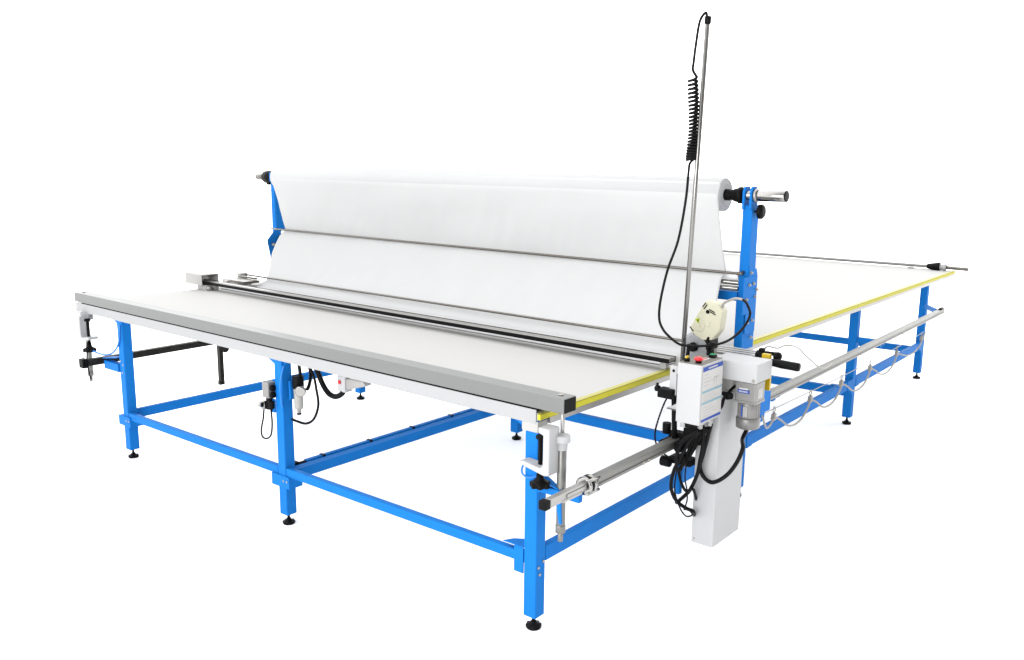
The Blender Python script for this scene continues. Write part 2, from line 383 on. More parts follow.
# sheet: polyline in (y,z), with left edge x varying
prof = [(RY - .03, RZ + RR * .93), (RY - .062, RZ + .056), (RY - RR - .0006, RZ), (RY - RR + .002, 1.50), (1.549, 1.36), (1.556, 1.243), (1.535, 1.20), (1.43, 1.08), (1.31, .965), (1.245, .905), (1.20, .873), (1.15, .8665), (1.05, .8645), (.96, .8640)]
lft = [-3.735, -3.730, -3.715, -3.675, -3.625, -3.592, -3.630, -3.59, -3.48, -3.42, -3.45, -3.52, -3.55, -3.56]
rgt = [-.074, -.074, -.074, -.060, -.040, -.018, -.028, .0, .022, .024, .020, .01, .0, -.01]
def interp(arr, t):
    i = min(int(t), len(arr) - 2); f = t - i
    a, b = arr[i], arr[i + 1]
    if isinstance(a, tuple): return tuple(p + (q - p) * f for p, q in zip(a, b))
    return a + (b - a) * f
bm = bmesh.new(); NX, NS = 260, 7; rows = []
from mathutils import noise
TOT = (len(prof) - 1) * NS
for r_ in range(TOT + 1):
    t = r_ / NS; y, z = interp(prof, min(t, len(prof) - 1.0001)); xl = interp(lft, min(t, len(prof) - 1.0001)); xr = interp(rgt, min(t, len(prof) - 1.0001))
    row = []
    amp = 0 if t < 2 else min(1, (t - 2) * .7)
    if t > 9: amp *= max(.1, 1 - (t - 9) * .5)
    for c in range(NX + 1):
        x = xl + (xr - xl) * c / NX
        n = noise.noise(V((x * 1.3, t * .55, 3.1))) * .012 + noise.noise(V((x * 5.0 + z * 2, t * .5, 7.7))) * .0055 + noise.noise(V((x * 15 - z * 5, z * 4, 1.7))) * .0024
        dz = n * .35 if t < 10 else 0
        z_ = z + .020 * (-x / 3.7) * max(0, 1 - t / 5)
        row.append(bm.verts.new((x, y + n * amp - (.002 if t > 2 else 0), z_ + abs(dz) * amp)))
    rows.append(row)
for a, b_ in zip(rows, rows[1:]):
    for c in range(NX):
        f = bm.faces.new((a[c], a[c + 1], b_[c + 1], b_[c])); f.smooth = True
bmesh.ops.recalc_face_normals(bm, faces=bm.faces)
mb = MB(); mb._merge(bm); sheet = mb.build('hanging_sheet', 'fabric', FR)
sd = sheet.modifiers.new('thickness', 'SOLIDIFY'); sd.thickness = .0012; sd.offset = 1

# ------------------------------------------------------------------ roll stand
R_ = thing('roll_stand', 'blue posts with spindle and chrome bars carrying the white cloth roll', 'roll stand', (-1.85, 1.62, .86))
mb = MB(); mb.box((.030, 1.598, 1.10), (.080, 1.680, 1.565), .003)                           # right post, upper
mb.box((.033, 1.575, .845), (.076, 1.715, 1.112), .003)
post = mb.build('post', 'blue', R_)
mb = MB(); mb.box((.0795, 1.545, 1.03), (.0845, 1.70, 1.215), .001)
mb.prism([(.0802, 1.60, 1.2155), (.0802, 1.70, 1.2155), (.0802, 1.685, 1.25), (.0802, 1.60, 1.27)], (.004, 0, 0), .001)
mb.box((.0795, 1.585, .93), (.0845, 1.70, 1.03), .001); mb.build('side_plate', 'blue', post)
mb = MB()
for yy, zz in ((1.615, 1.235), (1.60, 1.175), (1.65, 1.178), (1.575, 1.105), (1.675, 1.110), (1.60, .985), (1.655, .992), (1.655, .905), (1.69, 1.145)):
    mb.cyl((.0845, yy, zz), (.089, yy, zz), .009, 6); mb.cyl((.089, yy, zz), (.096, yy, zz), .0055, 12)
mb.build('bolt', 'zinc', post)
mb = MB()
for x0 in (.0305, .067): mb.prism([(x0, 1.585, 1.545), (x0, 1.66, 1.545), (x0, 1.66, 1.63), (x0, 1.645, 1.655), (x0, 1.60, 1.655), (x0, 1.585, 1.63)], (.012, 0, 0), .002)
mb.build('fork', 'blue', post)
mb = MB(); mb.lathe((.081, 1.63, 1.535), (1, 1.63, 1.535), [(0, .006), (.014, .006), (.015, .022), (.022, .036), (.036, .036), (.044, .029), (.047, .014)], 24); mb.build('locking_knob', 'black', post)
# left post
mb = MB(); mb.box((-3.80, 1.585, .845), (-3.755, 1.640, 1.615), .003); lp = mb.build('post', 'blue', R_)
mb = MB(); mb.prism([(-3.754, 1.592, 1.60), (-3.754, 1.628, 1.60), (-3.754, 1.70, 1.235), (-3.754, 1.64, 1.19), (-3.754, 1.53, 1.12), (-3.754, 1.50, 1.16), (-3.754, 1.585, 1.25)], (.006, 0, 0), .001)
mb.prism([(-3.754, 1.50, 1.155), (-3.754, 1.60, 1.15), (-3.754, 1.62, .90), (-3.754, 1.55, .90)], (.005, 0, 0), .001); mb.build('gusset_plate', 'blue', lp)
mb = MB(); mb.prism([(-3.754, 1.575, 1.600), (-3.754, 1.66, 1.600), (-3.754, 1.66, 1.665), (-3.754, 1.575, 1.665)], (.012, 0, 0), .002); mb.prism([(-3.80, 1.575, 1.600), (-3.80, 1.66, 1.600), (-3.80, 1.66, 1.665), (-3.80, 1.575, 1.665)], (.012, 0, 0), .002); mb.build('fork', 'blue', lp)
mb = MB()
mb.cyl((-3.742, 1.605, 1.578), (-3.735, 1.605, 1.578), .019, 20); mb.cyl((-3.748, 1.64, 1.205), (-3.735, 1.64, 1.205), .011, 12); mb.build('bolt', 'white', lp)
mb = MB(); mb.cyl((-3.80, 1.545, 1.125), (-3.72, 1.545, 1.125), .011, 16); mb.build('pin', 'zinc', lp)
mb = MB(); mb.lathe((-3.905, RY, RZ + .02), (1, RY, RZ + .02), [(0, .025), (.006, .047), (.06, .049), (.085, .042), (.103, .036)], 28); mb.cyl((-3.80, 1.58, 1.585), (-3.83, 1.58, 1.585), .012, 14); mb.build('chuck', 'black', R_)
mb = MB(); mb.cyl((-4.01, RY, RZ + .02), (-3.90, RY, RZ + .02), .024, 28); mb.build('spindle', 'steel', R_)
mb = MB(); mb.cyl((.081, RY, RZ), (.236, RY, RZ), .0275, 36); mb.cyl((-.02, RY, RZ), (.081, RY, RZ), .022, 28); mb.build('spindle', 'chrome', R_)
mb = MB(); mb.cyl((.2362, RY, RZ), (.242, RY, RZ), .0272, 36, .003); mb.build('end_plug', 'black', R_)
mb = MB(); mb.lathe((-.080, RY, RZ), (1, RY, RZ), [(0, .028), (.03, .028), (.032, .024), (.040, .025), (.060, .033), (.078, .036), (.080, .041), (.094, .041), (.098, .036), (.106, .028)], 32); mb.build('chuck', 'black', R_)
mb = MB(); mb.lathe((.083, RY, RZ), (1, RY, RZ), [(0, .032), (.004, .034), (.010, .034), (.013, .030)], 24); mb.build('collar', 'alubright', R_)
mb = MB(); mb.cyl((-3.748, 1.5395, 1.246), (.066, 1.5395, 1.235), .0068, 18); mb.box((.045, 1.535, 1.226), (.060, 1.598, 1.244), .002); mb.build('tension_bar', 'steel', R_)
mb = MB(); mb.cyl((-3.748, 1.600, 1.152), (.032, 1.600, 1.152), .0125, 24); mb.build('chrome_roller', 'chrome', R_)
mb = MB(); mb.cyl((-3.748, 1.608, 1.180), (.032, 1.608, 1.180), .0125, 24); mb.build('chrome_roller', 'chrome', R_)
mb = MB(); mb.cyl((-3.70, 1.612, 1.2165), (.028, 1.612, 1.2165), .022, 32); mb.build('white_roller', 'rollerwhite', R_)
mb = MB(); mb.prism([(-.10, 1.585, 1.092), (.032, 1.585, 1.092), (.032, 1.585, 1.137), (-.10, 1.585, 1.137)], (0, .04, 0), .002); mb.build('arm', 'blue', R_)

# ------------------------------------------------------------------ front guide rod on the table
GR = thing('guide_rod', 'thin brown-grey steel rod lying across the foot of the cloth', 'guide rod', (-1.8, 1.22, .93))
mb = MB(); mb.cyl((-3.655, 1.238, .928), (.06, 1.232, .928), .0066, 16); mb.build('rod', 'steel', GR)
mb = MB(); mb.box((-3.60, 1.06, .895), (-3.42, 1.19, .912), .003); mb.cyl((-3.655, 1.18, .922), (-3.44, 1.18, .922), .007); mb.build('scraper', 'steel', GR)
mb = MB(); mb.box((-3.80, 1.13, .862), (-3.60, 1.25, .893), .004); mb.box((-3.70, 1.19, .893), (-3.655, 1.25, .94), .003); mb.cyl((-3.74, 1.12, .876), (-3.70, 1.12, .876), .015); mb.build('end_holder', 'offwhite', GR)

# ------------------------------------------------------------------ far end bar
EB = thing('end_bar', 'thin pale bar along the far edge of the table, black cone near its tip', 'end bar', (-1.8, 6.15, .88))
mb = MB(); mb.cyl((XL, 6.13, .883), (-.165, 6.13, .890), .014, 24); mb.build('bar', 'palebar', EB)
mb = MB(); mb.lathe((-.185, 6.13, .892), (1, 6.13, .892), [(0, .018), (.005, .022), (.10, .042), (.108, .042), (.11, .03)], 28); mb.build('cone', 'black', EB)
mb = MB(); mb.cyl((-.076, 6.13, .892), (-.02, 6.13, .892), .026, 24); mb.cyl((-.045, 6.13, .892), (-.025, 6.13, .892), .031, 24); mb.build('collar', 'white', EB)
mb = MB(); mb.cyl((-.02, 6.13, .892), (.160, 6.13, .886), .015, 20); mb.build('rod', 'steel', EB)
mb = MB()
for xx in (-3.5, -.35): mb.box((xx, 6.11, .8605), (xx + .05, 6.15, .872), .003)
mb.build('rest', 'white', EB)

# ------------------------------------------------------------------ cutter track
CT = thing('cutter_track', 'slim aluminium track with black front channel lying across the table', 'track', (-1.8, .895, .865))
mb = MB(); mb.box((-3.70, .872, .903), (.06, .938, .9195), .002); mb.box((-3.70, .880, .9197), (.06, .887, .9222), .0005); mb.build('profile', 'alubright', CT)
mb = MB(); mb.box((-3.70, .9202, .9197), (.06, .928, .9215), .0005); mb.build('slot_seal', 'darksteel', CT)
mb = MB(); mb.box((-3.70, .862, .898), (.06, .8712, .9165), .002); mb.box((-3.70, .8715, .898), (.06, .93, .9027), .001); mb.build('front_channel', 'black', CT)  # black strip along the track's lower front
mb = MB()
for xx in (-3.55, -.0): mb.box((xx, .895, .8612), (xx + .03, .925, .8977), .002)
mb.build('foot', 'offwhite', CT)
hx0, hx1, hy0, hy1, hz0, hz1 = -3.775, -3.565, .822, .955, .894, .968
mb = MB(); tk = .004
mb.box((hx0, hy0, hz0), (hx1, hy0 + tk, hz1), .001); mb.box((hx0, hy1 - tk, hz0), (hx1, hy1, hz1), .001)
mb.box((hx0 + .0005, hy0 + tk, hz1 - tk), (hx1, hy1 - tk, hz1 - .0005), .0005); mb.box((hx0, hy0 + tk, hz0 + .001), (hx0 + tk, hy1 - tk, hz1 - tk), .0005)
mb.build('end_housing', 'offwhite', CT)
mb = MB(); mb.box((hx0 + .12, hy0 + .02, .8605), (hx1 + .02, hy0 + .08, .8935), .002); mb.cyl((-3.53, .845, .878), (-3.505, .845, .878), .010); mb.build('housing_foot', 'offwhite', CT)

# ------------------------------------------------------------------ carriage: column, cover, slide, levers
CA = thing('cutter_carriage', 'white carriage column and gear cover hanging beside the table edge', 'carriage', (.30, .8, .2))
mb = MB(); mb.box((.292, .696, .195), (.391, .948, .842), .004, 3); mb.build('column', 'white', CA)
mb = MB()
for yy, zz in ((.74, .8421),): mb.cyl((.33, yy, zz), (.33, yy, zz + .006), .01)
mb.cyl((.306, .6957, .215), (.306, .693, .215), .004); mb.cyl((.378, .6957, .812), (.378, .693, .812), .004); mb.build('screw', 'zinc', CA)
mb = MB(); mb.box((.31, .752, .900), (.512, .902, .978), .006, 3); mb.build('gear_cover', 'white', CA)
mb = MB()
for xx in (.345, .50): mb.cyl((xx, .7515, .912), (xx, .749, .912), .006)
mb.build('screw', 'zinc', CA)
mb = MB(); mb.box((.30, .80, .842), (.39, .93, .8995), .002); mb.build('mount', 'offwhite', CA)
mb = MB()
mb.box((.065, .985, .925), (.385, 1.135, .943), .002)
for k in range(4): mb.box((.065, .988 + k * .040, .9432), (.385, 1.008 + k * .040, .957), .002)
mb.build('slide_profile', 'alubright', CA)
mb = MB(); mb.box((.3855, .98, .915), (.398, 1.14, .962), .006); mb.box((.37, 1.0, .86), (.397, 1.12, .915), .003); mb.build('slide_end_plate', 'offwhite', CA)
mb = MB(); mb.box((.05, .93, .87), (.37, 1.10, .9245), .003); mb.build('slide_base', 'offwhite', CA)
mb = MB()
mb.lathe((.398, 1.0, .966), (.45, 1.0, .966), [(0, .012), (.006, .020), (.026, .022), (.040, .018), (.046, .010)], 24); mb.box((.412, .985, .97), (.436, 1.01, .998), .006)
mb.beam((.43, .995, .978), (.497, .985, .983), .014, .016, .004); mb.lathe((.493, .985, .975), (.521, .96, .975), [(0, .007), (.003, .015), (.008, .019), (.014, .019), (.019, .014), (.022, .007)], 24)
mb.build('clamp_lever', 'black', CA)
mb = MB(); mb.box((.446, .945, .930), (.482, .965, .985), .002); mb.box((.458, .955, .83), (.484, .97, .932), .002); mb.box((.40, .96, .90), (.46, .972, .93), .001); mb.build('yellow_bracket', 'yplastic', CA)
mb = MB(); mb.cyl((.45, .94, .957), (.50, .94, .954), .0095, 16); mb.build('lever_rod', 'blue', CA)
mb = MB(); mb.lathe((.490, .94, .9555), (.490 + .12, .94, .9555 - .004), [(0, .012), (.003, .016), (.012, .0155), (.045, .018), (.09, .0175), (.112, .018), (.119, .016), (.121, .010)], 28); mb.build('grip', 'black', CA)
mb = MB(); mb.box((.2525, 1.41, .585), (.262, 1.53, .690), .003); mb.box((.19, 1.44, .645), (.2525, 1.52, .69), .003); mb.box((.2525, 1.425, .545), (.261, 1.47, .59), .002); mb.build('rear_bracket', 'blue', CA)
# white bracket with black stop on the near side of the carriage
mb = MB(); mb.box((.205, .612, .835), (.236, .622, .955), .002); mb.box((.236, .612, .925), (.30, .622, .955), .002); mb.beam((.228, .632, .84), (.292, .632, .915), .008, .014, .001)
mb.box((.246, .64, .70), (.272, .655, .90), .002); mb.box((.19, .622, .77), (.25, .645, .776), .001); mb.prism([(.19, .622, .77), (.25, .622, .77), (.25, .622, .81)], (0, .004, 0), .0005)
mb.build('stop_bracket', 'white', CA)
mb = MB(); mb.box((.166, .585, .822), (.232, .630, .860), .003); mb.cyl((.150, .60, .855), (.168, .60, .855), .013, 18); mb.cyl((.158, .60, .866), (.158, .60, .878), .006, 12); mb.cyl((.222, .6225, .936), (.222, .6095, .936), .006, 14); mb.build('stop_block', 'black', CA)
mb = MB(); mb.cyl((.222, .645, .63), (.219, .63, .83), .011, 18); mb.build('stop_rod', 'black', CA)
mb = MB(); mb.box((.185, .655, .612), (.262, .70, .668), .006); mb.cyl((.176, .66, .655), (.176, .66, .70), .018); mb.cyl((.195, .60, .622), (.195, .66, .622), .024, 22); mb.cyl((.262, .60, .622), (.262, .68, .622), .020, 20)
mb.cyl((.175, .63, .545), (.215, .63, .545), .022, 22); mb.cyl((.27, .61, .575), (.27, .66, .575), .022, 20); mb.box((.19, .66, .53), (.29, .72, .56), .004); mb.box((.25, .66, .63), (.33, .72, .71), .006)
mb.build('roller_block', 'black', CA)
mb = MB(); mb.box((.225, .665, .40), (.243, .69, .56), .002); mb.build('roller_plate', 'blue', CA)

# ------------------------------------------------------------------ gear motor
GM = thing('gear_motor', 'grey geared motor hanging under the white gear cover', 'motor', (.475, .82, .72))
gx0, gx1, gy0, gy1 = .420, .496, .762, .852
mb = MB(); mb.box((gx0, gy0, .818), (gx1 + .012, gy1, .8995), .006, 3); mb.box((gx0 - .004, gy0 - .002, .812), (gx1 + .014, gy1 + .004, .822), .003); mb.build('gearbox', 'grey', GM)
cx, cy = (gx0 + gx1) / 2 + .005, (gy0 + gy1) / 2
mb = MB(); mb.cyl((cx, cy, .745), (cx, cy, .8115), .043, 48); 
for k in range(20):
    a = 2 * math.pi * k / 20; mb.beam((cx + .0435 * math.cos(a), cy + .0435 * math.sin(a), .750), (cx + .0435 * math.cos(a), cy + .0435 * math.sin(a), .809), .003, .003, .0005, up=(math.cos(a), math.sin(a), 0))
mb.build('motor_body', 'grey', GM)
mb = MB(); mb.lathe((cx, cy, .702), (cx, cy, 1), [(0, .040), (.004, .047), (.042, .049), (.046, .046)], 48); mb.build('motor_cap', 'greydark', GM)
mb = MB(); mb.box((gx0 + .012, gy0 - .0028, .854), (gx0 + .062, gy0 - .0005, .868), .0005); mb.build('nameplate', 'navy', GM)
mb = MB(); mb.box((gx0 + .018, gy0 - .0023, .869), (gx0 + .056, gy0 - .0005, .875), .0003)
for k in range(7): mb.box((gx0 + .018 + k * .0055, gy0 - .0034, .858), (gx0 + .0215 + k * .0055, gy0 - .0027, .864), .0001)
mb.build('plate_print', 'paper', GM, split=False)
mb = MB(); mb.box((gx1 + .0122, gy0 + .022, .835), (gx1 + .0136, gy0 + .062, .874), .0004); mb.build('rating_label', 'paper', GM)
mb = MB()
for k in range(4): mb.box((gx1 + .0136, gy0 + .028, .842 + k * .008), (gx1 + .0141, gy0 + .05 + .004 * (k % 2), .8445 + k * .008), 0)
mb.build('label_print', 'print_grey', GM, split=False)
mb = MB(); mb.box((cx - .012, cy - .0475, .756), (cx - .006, cy - .0425, .804), .0005); mb.build('stripe', 'navy', GM)
mb = MB(); mb.box((cx - .004, cy - .0485, .758), (cx + .016, cy - .0425, .800), .0005); mb.build('motor_label', 'alubright', GM)

# ------------------------------------------------------------------ control box
CB = thing('control_box', 'white switch box with red stop button, blue-striped panel on its side', 'control box', (.35, .6, .76))
bx0, bx1, by0, by1, bz0, bz1 = .297, .398, .503, .690, .764, 1.000
mb = MB(); mb.box((bx0, by0, bz0), (bx1, by1, bz1), .003); mb.build('case', 'white', CB)
mb = MB(); mb.box((bx0 + .004, by0 + .004, bz1 + .0003), (bx1 - .003, by1 - .004, bz1 + .0025), .0005); mb.build('top_panel', 'panel', CB)
pz = bz1 + .0025
mb = MB(); mb.cyl((.366, .538, pz), (.366, .538, pz + .010), .012, 24); mb.build('button_base', 'black', CB)
mb = MB(); mb.lathe((.366, .538, pz + .008), (.366, .538, 2), [(0, .011), (.003, .0165), (.009, .0175), (.013, .0145), (.016, .007)], 28); mb.build('stop_button', 'red', CB)
mb = MB(); mb.cyl((.318, .535, pz), (.318, .535, pz + .012), .012, 24); mb.build('switch_base', 'black', CB)
mb = MB(); mb.box((.314, .526, pz + .0122), (.323, .545, pz + .021), .002); mb.build('selector_switch', 'yplastic', CB)
mb = MB(); mb.box((.350, .650, pz), (.375, .682, pz + .010), .003); mb.build('button_base', 'black', CB)
mb = MB(); mb.box((.353, .656, pz + .0102), (.372, .676, pz + .015), .002); mb.build('start_button', 'green', CB)
mb = MB(); mb.box((.345, .585, pz), (.365, .640, pz + .0012), .0003); mb.build('panel_sticker', 'paper', CB)
mb = MB(); mb.box((.351, .592, pz + .0014), (.357, .632, pz + .0020), 0); mb.build('sticker_print', 'red', CB)
fx = bx1
mb = MB(); mb.box((fx + .0003, by0 + .010, bz0 + .010), (fx + .0014, by1 - .008, bz1 - .008), .0003); lab = mb.build('side_panel', 'paper', CB)
def band(z0, z1, m, d=.0014, y0=by0 + .011, y1=by1 - .009, name='stripe'):
    b = MB(); b.box((fx + d, y0, z0), (fx + d + .0006, y1, z1), 0); return b.build(name, m, lab)
band(bz1 - .026, bz1 - .0085, 'navy'); band(bz0 + .0105, bz0 + .021, 'navy'); band(.888, .897, 'cyan'); band(.843, .852, 'cyan')
b = MB()
for k in range(9): b.box((fx + .0021, by0 + .055 + k * .0085, bz1 - .0205), (fx + .0026, by0 + .061 + k * .0085, bz1 - .014), 0)
b.build('heading', 'paper', lab, split=False)
b = MB()
for k in range(4): b.box((fx + .0015, by0 + .02, .958 - k * .014), (fx + .0019, by0 + .06 + .02 * (k % 3), .9595 - k * .014), 0)
for yy in (.106, .124): b.box((fx + .0015, by0 + yy, .915), (fx + .0019, by0 + yy + .004, .940), 0)
for yy in (.112, .13): b.box((fx + .0015, by0 + yy, .936), (fx + .0019, by0 + yy + .012, .940), 0)
for k in range(3): b.box((fx + .0015, by0 + .02, .877 - k * .010), (fx + .0019, by0 + .12 + .02 * (k % 2), .8785 - k * .010), 0)
for k in range(4): b.box((fx + .0015, by0 + .02, .830 - k * .012), (fx + .0019, by0 + .10 + .02 * (k % 3), .8315 - k * .012), 0)
b.build('panel_print', 'print_grey', lab, split=False)
for xx, yy in ((.33, .54), (.375, .56), (.385, .62), (.34, .63)):
    b = MB(); b.lathe((xx, yy, bz0), (xx, yy, 0), [(0, .013), (.010, .013), (.012, .010), (.024, .010), (.028, .007)], 12); b.build('cable_gland', 'alubright' if xx > .35 else 'black', CB)

# ------------------------------------------------------------------ round knife cutter
KC = thing('round_knife_cutter', 'cream round-knife fabric cutter with grey blade, tilted above the switch box', 'cutter', (.22, .88, .93))
A_ = [(.236, 1.197), (.284, 1.187), (.309, 1.158), (.300, 1.075), (.268, 1.032), (.222, 1.026), (.166, 1.056), (.166, 1.084), (.221, 1.184)]
mb = MB(); mb.prism([(x, .845, z) for x, z in A_], (0, .052, 0), .006, 3); 
hs = mb.build('motor_housing', 'cream', KC)
for p in hs.data.polygons: p.use_smooth = False
mb = MB(); mb.lathe((.207, .8455, 1.088), (.207, 0, 1.088), [(0, .027), (.0012, .0265), (.0018, .024)], 32); mb.lathe((.207, .8438, 1.088), (.207, 0, 1.088), [(0, .008), (.001, .007)], 20)
mb.lathe((.244, .8455, 1.100), (.244, 0, 1.100), [(0, .013), (.0015, .0125), (.002, .011)], 32); mb.build('gear_boss', 'cream', KC)
mb = MB(); mb.cyl((.243, .8452, 1.150), (.243, .842, 1.150), .0085, 20)
for k, (x, z) in enumerate(((.262, 1.1555), (.266, 1.146), (.2255, 1.178), (.232, 1.170), (.170, 1.072), (.176, 1.066))):
    d = V((.013, 0, -.0055)) if k < 2 else V((.007, 0, .010)) if k < 4 else V((.006, 0, -.006))
    mb.beam(V((x, .844, z)) - d, V((x, .844, z)) + d, .003, .0042, .0005, up=(-d.z, 0, d.x))
mb.build('vent', 'black', KC, split=False)
mb = MB(); mb.prism([(.186, .8442, 1.112), (.207, .8442, 1.122), (.206, .8442, 1.094)], (0, -.0015, 0), 0); w = mb.build('warning_sticker', 'lime', KC)
mb = MB(); mb.box((.1985, .8420, 1.104), (.203, .8426, 1.114), 0); mb.build('sticker_mark', 'black', w)
mb = MB(); mb.lathe((.186, .868, .992), (.186, 0, .992), [(0, .065), (.001, .063), (.002, .05), (.0025, .03)], 64); mb.build('blade', 'bladesteel', KC)
mb = MB(); mb.lathe((.176, .865, .989), (.176, 0, .989), [(0, .018), (.004, .0205), (.012, .020), (.016, .014)], 28); mb.build('blade_hub', 'black', KC)
mb = MB(); mb.cyl((.186, .856, 1.047), (.182, .856, 1.066), .010, 16); mb.box((.236, .852, .985), (.258, .93, 1.036), .006); mb.beam((.208, .856, 1.050), (.246, .856, 1.014), .010, .009, .003); mb.cyl((.245, .852, 1.03), (.255, .852, 1.044), .009, 14)
mb.prism([(.236, .86, 1.03), (.257, .86, 1.03), (.262, .86, .958), (.238, .86, .958)], (0, .03, 0), .004)
mb.build('blade_guard', 'black', KC)
mb = MB(); mb.box((.12, .875, .9435), (.26, .96, .953), .003); mb.box((.17, .895, .95), (.25, .94, 1.03), .004); mb.build('base_plate', 'alubright', KC)

# ------------------------------------------------------------------ cable pole and coiled cable
PO = thing('cable_pole', 'tall thin steel pole rising beside the switch box', 'pole', (.20, .72, .92))
mb = MB(); mb.cyl((.200, .72, .905), (.2425, .72, 2.292), .0092, 20); mb.build('rod', 'polesteel', PO)
mb = MB(); mb.cyl((.2418, .72, 2.278), (.2432, .72, 2.306), .0128, 16); mb.build('tip_clip', 'black', PO)
mb = MB(); mb.box((.185, .70, .880), (.225, .74, .93), .003); mb.build('pole_socket', 'offwhite', PO)
mb = MB(); mb.cyl((.222, .722, .955), (.227, .722, 1.03), .0075, 14); mb.build('cable_tie_strip', 'black', PO)

CC = thing('coiled_cable', 'black coiled power cable hanging from the top of the tall pole', 'cable', (.2, .72, 1.0))
pts = [(.243, .712, 2.300), (.237, .71, 2.318), (.214, .71, 2.288), (.202, .71, 2.204), (.196, .71, 2.141), (.194, .71, 2.112), (.206, .71, 2.092)]
cord_top = pts
mb = MB()
n = 24; hp = []
for k in range(n * 14 + 1):
    t = k / (n * 14); tt = t ** .88; a = k / 14 * 2 * math.pi
    cxx = .199 + .008 * t + .004 * math.sin(t * 4) + (-.004 if t < .3 else 0) * (1 - t / .3 if t < .3 else 0)
    rad = .0155 + .0018 * math.sin(t * 9)
    hp.append((cxx + rad * math.cos(a), .71 + rad * math.sin(a), 2.082 + .22 * rad * math.cos(a) - .312 * (1 - (1 - t) ** 1.25)))
mb.tube(hp, .0056, n=8, smooth=False); mb.tube(cord_top + [hp[0]], .0054)
pts = [hp[-1], (.201, .71, 1.757), (.196, .71, 1.729), (.189, .71, 1.612), (.166, .705, 1.451), (.126, .70, 1.326), (.105, .69, 1.199), (.103, .69, 1.123), (.124, .69, 1.080), (.158, .69, 1.052), (.192, .69, 1.033), (.222, .70, 1.026), (.312, .72, 1.034), (.376, .735, 1.055), (.420, .75, 1.090), (.446, .77, 1.132), (.452, .79, 1.172), (.432, .80, 1.208), (.410, .81, 1.222)]
mb.tube(pts, .0052); mb.build('cord', 'rubber', CC)
mb = MB(); mb.tube([(.4105, .81, 1.222), (.375, .82, 1.222), (.34, .84, 1.209), (.305, .86, 1.190), (.295, .87, 1.165)], .0050); mb.build('cord_sleeve', 'greycable', CC)
mb = MB(); mb.cyl((.318, .722, 1.020), (.330, .722, 1.052), .010, 14); mb.box((.312, .715, 1.025), (.336, .735, 1.045), .003); mb.build('cord_clip', 'black', CC)

# ------------------------------------------------------------------ hoses below the box
def hose(name, label, cat, m, r, pts, group=None):
    b = MB(); P0 = V(pts[0]); b.tube([V(p) for p in pts], r, n=12)
    o = b.build(name, m, None, loc=tuple(P0)); o.location = P0
    return tag(o, label, cat, group)
HG = 'black hoses looping under the switch box'
hose('hose', 'thickest black hose drooping in a loop across the white column to the motor', 'hose', 'rubber', .0085, [(0.375, 0.655, 0.734), (0.361, 0.655, 0.665), (0.347, 0.655, 0.599)] + [(0.329, 0.67, 0.544), (0.345, 0.67, 0.505), (0.377, 0.67, 0.487), (0.411, 0.67, 0.5)] + [(0.45, 0.675, 0.537), (0.485, 0.675, 0.595), (0.506, 0.675, 0.657)] + [(.465, .76, .665), (.468, .80, .704)], HG)
hose('hose', 'black hose swinging furthest left under the switch box before meeting the column', 'hose', 'rubber', .0075, [(0.356, 0.6, 0.71), (0.315, 0.6, 0.668), (0.282, 0.6, 0.598), (0.25, 0.6, 0.527), (0.239, 0.6, 0.46), (0.255, 0.6, 0.413)] + [(0.263, 0.64, 0.372), (0.3, 0.64, 0.36), (0.323, 0.64, 0.358)] + [(.30, .70, .315)], HG)
hose('hose', 'black hose falling almost straight from the switch box beside the column', 'hose', 'rubber', .0078, [(0.353, 0.64, 0.721), (0.352, 0.64, 0.646), (0.343, 0.64, 0.58), (0.333, 0.64, 0.515), (0.305, 0.64, 0.444), (0.271, 0.64, 0.4), (0.245, 0.64, 0.372)], HG)
hose('hose', 'short black hose bending into the column low down', 'hose', 'rubber', .0062, [(0.325, 0.63, 0.68), (0.293, 0.63, 0.606), (0.278, 0.63, 0.556), (0.257, 0.63, 0.521), (0.268, 0.63, 0.472), (0.293, 0.63, 0.439), (0.323, 0.63, 0.455)] + [(.305, .70, .385)], HG)
hose('cable', 'thin black cable making a small loop near the foot of the column', 'cable', 'rubber', .0032, [(0.301, 0.61, 0.663), (0.273, 0.61, 0.594), (0.254, 0.61, 0.504), (0.253, 0.61, 0.431), (0.28, 0.61, 0.368), (0.308, 0.61, 0.341), (0.335, 0.61, 0.353), (0.325, 0.61, 0.367), (0.298, 0.61, 0.369)], HG)
hose('cable', 'thin black cable hanging between the thicker hoses in front of the blue rail', 'cable', 'rubber', .0030, [(0.343, 0.625, 0.71), (0.313, 0.625, 0.62), (0.293, 0.625, 0.565), (0.288, 0.625, 0.495), (0.299, 0.625, 0.447), (0.302, 0.625, 0.404), (0.29, 0.625, 0.358)], HG)
hose('hose', 'black hose crossing the roller block diagonally behind the thin cables', 'hose', 'rubber', .0085, [(0.368, 0.645, 0.718), (0.335, 0.645, 0.674), (0.311, 0.645, 0.623), (0.287, 0.645, 0.575), (0.261, 0.645, 0.535), (0.253, 0.645, 0.516)], HG)
hose('hose', 'black hose arching from the roller block up to the switch box', 'hose', 'rubber', .0080, [(0.262, 0.59, 0.567), (0.269, 0.59, 0.619), (0.293, 0.59, 0.666), (0.327, 0.59, 0.694), (0.357, 0.59, 0.716)], HG)
hose('cable', 'thin black cable bowing out left of the stop bracket', 'cable', 'rubber', .0036, [(.205, .60, .823)] + [(0.191, 0.6, 0.795), (0.167, 0.6, 0.722), (0.155, 0.6, 0.661), (0.167, 0.6, 0.612), (0.196, 0.6, 0.588), (0.224, 0.6, 0.577)] + [(.235, .63, .562)])
